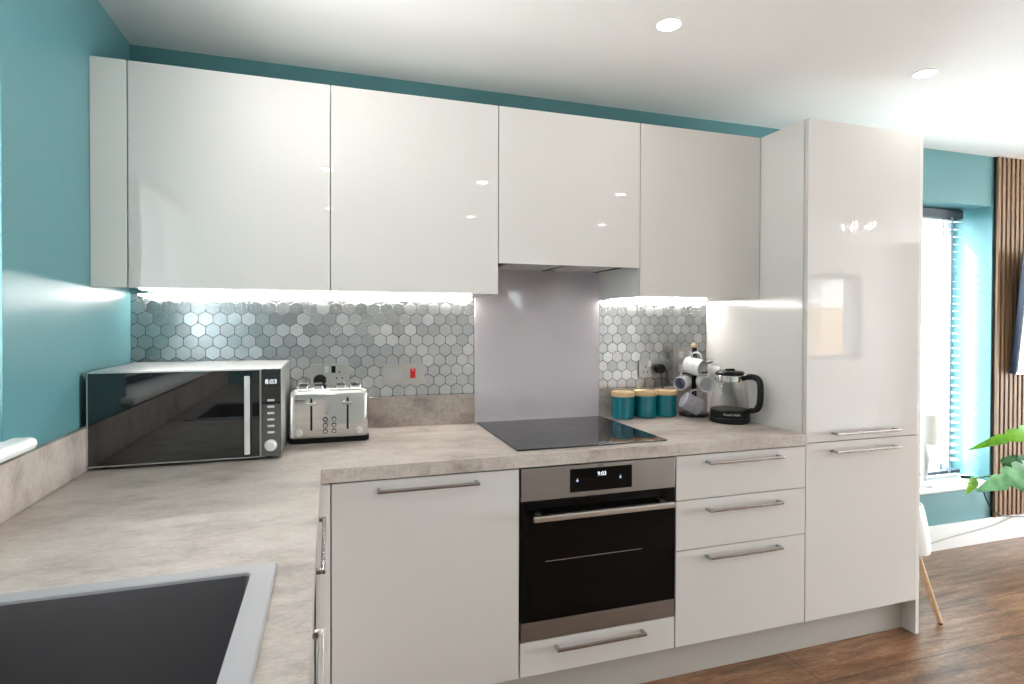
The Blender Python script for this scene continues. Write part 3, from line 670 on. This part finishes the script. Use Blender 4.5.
# chandelier (seen mirrored in the tall cabinet)
chx, chy = 5.48, -3.0
t = thing('crystal_ceiling_lamp', 'flush crystal drum ceiling lamp mirrored in the tall cabinet door', 'light', (chx, chy, CEIL))
MB().lathe([(.0, -.0005), (.24, -.0005), (.24, -.02), (.0, -.02)], 40, (chx, chy, CEIL), False, False).build('ceiling_plate', M['chrome'], t)
m = MB()
for k in range(44): a = 2*PI*k/44; m.loft([[(chx+.255*math.cos(a)+.015*math.cos(a+q), chy+.255*math.sin(a)+.015*math.sin(a+q), z) for q in (-1.5, -.8, 0, .8, 1.5)] for z in (CEIL-.19, CEIL-.03)], False, False, False)
m.build('crystal_rods', M['crystal'], t)
m = MB(); m.tube([(chx+.255*math.cos(2*PI*k/40), chy+.255*math.sin(2*PI*k/40), CEIL-.026) for k in range(40)], .008, 8, closed=True); m.build('hoop', M['chrome'], t)
for k in range(5): a = 2*PI*k/5; MB().sphere((chx+.12*math.cos(a), chy+.12*math.sin(a), CEIL-.10), .022, 1, 1, 1.5, 12, 8).build('bulb', M['bulb'], t)
# round wall piece on the opposite wall
t = thing('round_wall_mirror', 'round pale rimmed wall mirror reflected faintly in the grey splashback', 'mirror', (3.14, YF, 1.80))
m = MB(); m.tube([(3.14+.36*math.cos(2*PI*k/56), YF+.025, 1.80+.36*math.sin(2*PI*k/56)) for k in range(56)], .022, 10, closed=True); m.build('rim', M['wplastic'], t)
MB().cyl((3.14, YF+.002, 1.80), (3.14, YF+.012, 1.80), .345, n=56).build('mirror_glass', M['chrome'], t)

# ------------------------------------------------------------------ right side
t = thing('slat_panel', 'vertical oak slat wall panel on black felt, right of the window', 'wall panel', (5.6, -.01, .15))
MB().box(4.566, 6.9, -.010, -.0005, .1505, CEIL-.001).build('backing', M['felt'], t)
m = MB(); x = 4.572
while x < 6.86: m.box(x, x+.024, -.023, -.0101, .151, CEIL-.001, .001, 1); x += .040
m.build('slats', M['oak'], t)
t = thing('television', 'wall mounted television tilted down, at the right edge over slats', 'television', (5.3, -.07, 1.40))
rot = Matrix.Translation((5.30, -.085, 1.40)) @ Matrix.Rotation(math.radians(5), 4, 'X')
MB().box(-.63, .63, -.014, .02, -.37, .37, .004, xf=rot).build('casing', M['tvb'], t)
MB().box(-.622, .622, -.0165, -.0142, -.355, .362, .001, xf=rot).build('screen', M['tvs'], t)
MB().box(-.625, .625, -.017, -.0142, -.37, -.357, .001, xf=rot).build('lower_trim', M['silver_lt'], t)
MB().box(5.1, 5.5, -.062, -.0235, 1.25, 1.55, .004).build('wall_bracket', M['mblack'], t)
# lamp on the sill
t = thing('table_lamp', 'small table lamp with pale drum shade on the window sill', 'lamp', (4.062, .040, .375))
MB().lathe([(.05, .001), (.055, .004), (.05, .014), (.012, .03), (.02, .10), (.03, .16), (.012, .23), (.008, .27)], 24, (4.062, .040, .375)).build('base', M['pot'], t)
MB().lathe([(.082, .255), (.074, .43), (.072, .43), (.080, .255)], 32, (4.062, .040, .375), False, False).build('lamp_shade', M['shade'], t)
cd = MB().tube(bez((4.11, .04, .379), (4.24, .10, .378), (4.33, .18, .379), (4.455, .10, .380), 14), .0025, 8).build('cord', M['wplastic'], t)
MB().box(-.032, .032, -.009, .009, -.007, .007, .003, xf=Matrix.Translation((4.475, .075, .383)) @ Matrix.Rotation(-.55, 4, 'Z')).build('inline_switch', M['mblack'], cd)
# cables on the wall
tag(MB().tube(bez((4.452, -.034, .33), (4.47, -.05, .22), (4.58, -.032, .17), (4.66, -.030, .155)) + bez((4.68, -.030, .153), (4.9, -.032, .118), (5.1, -.032, .12), (5.4, -.03, .13))[1:], .0035, 8).build('black_cable', M['black']), 'thin black cable hanging below the sill in front of the slats', 'cable')
tag(MB().tube(bez((3.9, -.024, .03), (4.2, -.024, .095), (4.45, -.024, .075), (4.66, -.024, .125)) + bez((4.68, -.024, .13), (4.8, -.024, .157), (5.0, -.03, .16), (5.3, -.03, .16))[1:], .0035, 8).build('grey_cable', M['cable_g']), 'pale grey cable trailing across the white skirting', 'cable')

# chair
t = thing('dining_chair', 'white shell dining chair on wooden legs behind the tall cabinet', 'chair', (3.30, -.36, 0))
feet = [(3.288, -.607), (3.50, -.33), (3.40, -.11), (3.165, -.36)]; tops = [(3.265, -.45), (3.35, -.37), (3.33, -.27), (3.22, -.35)]
for (fx, fy), (ux, uy) in zip(feet, tops):
    l = MB().cyl((fx, fy, .006), (ux, uy, .44), .0105, .016, 14).build('leg', M['leg'], t)
    MB().cyl((fx, fy, .0005), (fx, fy, .0065), .0095, n=12).build('foot_cap', M['rubber'], l)
sx, sy = 3.258, -.36
ring = lambda a, b, z, k=0: [(sx+a*math.cos(u), sy+b*math.sin(u), z+k*max(0, math.cos(u-PI*.5))**1.5) for u in [2*PI*i/40 for i in range(40)]]
outer = [ring(.128, .205, .292), ring(.130, .208, .31), ring(.122, .195, .40), ring(.112, .18, .47), ring(.106, .17, .50, .32)]
inner = [ring(.101, .163, .50, .31), ring(.100, .16, .462)]
MB().loft(outer+inner, False, True).build('seat_shell', M['chair_w'], t)
MB().loft([ring(.121, .196, .293), ring(.123, .20, .31), ring(.115, .186, .40), ring(.103, .168, .455)], False, True).build('shell_lining', M['chair_g'], t)
MB().loft([ring(.09, .145, .4625), ring(.095, .152, .468), ring(.09, .147, .480), ring(.07, .12, .484)]).build('seat_pad', M['chair_g'], t)

# potted plant
t = thing('potted_plant', 'leafy green swiss cheese plant reaching in at the right edge', 'plant', (4.36, -.52, 0))
MB().lathe([(.10, .0005), (.115, .005), (.15, .27), (.155, .29), (.145, .29), (.14, .26), (0, .26)], 36, (4.36, -.52, 0), True, False).build('pot', M['pot'], t)
MB().lathe([(.139, .262), (.05, .272), (.0005, .275)], 24, (4.36, -.52, 0), False, False).build('soil', M['soil'], t)
def leaf(base, tip, width, droop, up, m, notch=4, fold=.25):
    b, e = Vector(base), Vector(tip); ax = (e-b); Ln = ax.length; ax.normalize(); upv = Vector(up); side = ax.cross(upv).normalized(); nv = side.cross(ax).normalized()
    n = 22; L_, R_, Mi = [], [], []
    for k in range(n+1):
        s = k/n; w = width*(math.sin(PI*min(1, s*.94+.06))**.75)*(1-.45*s)*1.25
        if k == n: w = .001
        cut = 1-(.38 if (k % notch == notch-1 and 3 < k < n-3) else 0)
        c = b+ax*(Ln*s)+nv*(droop*(4*s*(1-s)) - droop*.6*s*s)
        Mi.append(c)
        for S, sg in ((L_, 1), (R_, -1)): S.append(c+side*sg*w*cut+nv*(fold*w)*(1 if s < .9 else .3)+ax*(-.02*(1-s)+(.012 if cut == 1 else 0)))
    bm = bmesh.new(); V = [[bm.verts.new(p) for p in A] for A in (L_, Mi, R_)]
    for k in range(n):
        bm.faces.new((V[0][k], V[0][k+1], V[1][k+1], V[1][k])); bm.faces.new((V[1][k], V[1][k+1], V[2][k+1], V[2][k]))
    bmesh.ops.solidify(bm, geom=bm.faces[:], thickness=.0012)
    bmesh.ops.recalc_face_normals(bm, faces=bm.faces[:])
    q = MB(); q.bm.free(); q.bm = bm; return q.build('leaf', m, t, smooth=60)
tow = (-.35, -.85, .45)
LV = [((4.06, -.50, .765), (3.640, -.53, .760), .040, .085, (-.1, -.80, .6), 'leafA'), ((4.12, -.50, .595), (3.672, -.52, .545), .064, .035, (-.2, -.75, .6), 'leafB'),
      ((3.70, -.47, .580), (3.612, -.50, .530), .022, .01, (-.3, -.8, .5), 'leafA'), ((3.91, -.46, .640), (4.20, -.50, .615), .040, .02, (-.2, -.8, .5), 'leafC'),
      ((4.02, -.44, .52), (4.25, -.44, .44), .05, .01, (-.2, -.7, .6), 'leafC'), ((4.2, -.5, .78), (4.6, -.5, .95), .12, .03, (-.2, -.7, .6), 'leafC'), ((4.4, -.55, .75), (4.7, -.7, .80), .12, .03, (-.1, -.5, .8), 'leafB')]
for b, e, w, dr, up, mm in LV:
    leaf(b, e, w, dr, up, M[mm])
    MB().tube(bez((4.36+(b[0]-4.36)*.12, -.52, .27), (4.30+(b[0]-4.36)*.2, -.52, .5), ((b[0]+4.3)/2, b[1], b[2]+.03), b, 14), .006, 8, rs=[.007-.0035*k/14 for k in range(15)]).build('stem', M['stem'], t)

# ------------------------------------------------------------------ outside, seen through the front window
struct(MB().box(-12, 24, -30, 18, -.6, -.35).build('ground_outside', M['lawn']))
t = thing('garden_fence', 'timber board fence outside, mirrored in the tall cabinet door', 'fence', (11, -9, -.35))
m = MB()
for k in range(50): m.box(7.5+k*.15, 7.5+k*.15+.142, -9.02+.012*(k % 2), -9.0+.012*(k % 2), -.349, 1.68)
m.build('boards', M['fence'], t)
t = thing('neighbour_house', 'white rendered gable of a house outside, mirrored in the tall door', 'house', (18, -14, -.35))
MB().prism([(14.2, -.34), (22.6, -.34), (22.6, 2.25), (18.4, 3.9), (14.2, 2.25)], 'y', -20, -13).build('walls', M['brick'], t)
m = MB()
for q in (-1, 1): m.prism([(18.4, 3.95), (18.4+q*4.6, 2.15), (18.4+q*4.6, 2.25), (18.4, 4.06)], 'y', -20.2, -12.8)
m.build('roof', M['roof'], t)

# ------------------------------------------------------------------ light and sky
w = bpy.data.worlds.new('sky'); sc.world = w; w.use_nodes = True
N = w.node_tree.nodes; L = w.node_tree.links; bg = N['Background']
tc = N.new('ShaderNodeTexCoord'); sp_ = N.new('ShaderNodeSeparateXYZ'); L.new(tc.outputs['Generated'], sp_.inputs[0])
rp = N.new('ShaderNodeValToRGB'); rp.color_ramp.elements[0].position = .0; rp.color_ramp.elements[0].color = (.95, .97, 1, 1); rp.color_ramp.elements[1].position = .8; rp.color_ramp.elements[1].color = (.62, .80, 1, 1)
L.new(sp_.outputs['Z'], rp.inputs['Fac']); L.new(rp.outputs['Color'], bg.inputs['Color']); bg.inputs['Strength'].default_value = 6.8
def area(name, loc, rot, sx, sy, e, col):
    l = bpy.data.lights.new(name, 'AREA'); l.shape = 'RECTANGLE'; l.size = sx; l.size_y = sy; l.energy = e; l.color = col
    o = bpy.data.objects.new(name, l); C.objects.link(o); o.location = loc; o.rotation_euler = rot; return o
area('daylight_window_left', (-.62, -1.54, 1.18), (0, -PI/2-.85, 0), 1.2, 1.6, 172, (1, .955, .925))
area('daylight_window_back', (3.97, .56, 1.05), (-PI/2+.12, 0, 0), 1.3, 1.8, 85, (.80, .92, 1))
area('added_patio_fill', (XR+.75, -2.4, .75), (0, PI/2+.55, 0), 2.4, 3.4, 500, (.97, .97, 1))  # fill lamp outside the added patio doors

sl = bpy.data.lights.new('sun', 'SUN'); sl.energy = 24; sl.angle = .02; sl.color = (1, .95, .88)
so = bpy.data.objects.new('sun', sl); C.objects.link(so); so.rotation_euler = Vector((.42, -.58, -.70)).to_track_quat('-Z', 'Y').to_euler(); so.location = (0, 12, 12)

# ------------------------------------------------------------------ camera
cam = bpy.data.cameras.new('camera'); co = bpy.data.objects.new('camera', cam); C.objects.link(co); sc.camera = co
cam.sensor_width = 36; cam.sensor_fit = 'HORIZONTAL'; cam.lens = 569.4563/1024*36; cam.shift_y = -(342-327.51)/1024; cam.clip_start = .02
yaw, pit, rol = .3097, -.0104, .0026
r0 = Vector((math.cos(yaw), -math.sin(yaw), 0)); f0 = Vector((math.sin(yaw), math.cos(yaw), 0)); u0 = Vector((0, 0, 1))
f1 = f0*math.cos(pit)+u0*math.sin(pit); u1 = -f0*math.sin(pit)+u0*math.cos(pit)
r2 = r0*math.cos(rol)+u1*math.sin(rol); u2 = -r0*math.sin(rol)+u1*math.cos(rol)
R = Matrix((r2, u2, -f1)).transposed().to_4x4()
co.matrix_world = Matrix.Translation((.6977, -2.4281, 1.3431)) @ R
vs = sc.view_settings; vs.view_transform = 'Standard'; vs.look = 'None'; vs.gamma = 1; vs.exposure = 0.27; vs.use_curve_mapping = False
sc.cycles.use_denoising = True
sc.cycles.max_bounces = 10; sc.cycles.diffuse_bounces = 6; sc.cycles.glossy_bounces = 5; sc.cycles.transmission_bounces = 8; sc.cycles.transparent_max_bounces = 8
sc.cycles.caustics_reflective = False; sc.cycles.caustics_refractive = False; sc.cycles.sample_clamp_indirect = 6
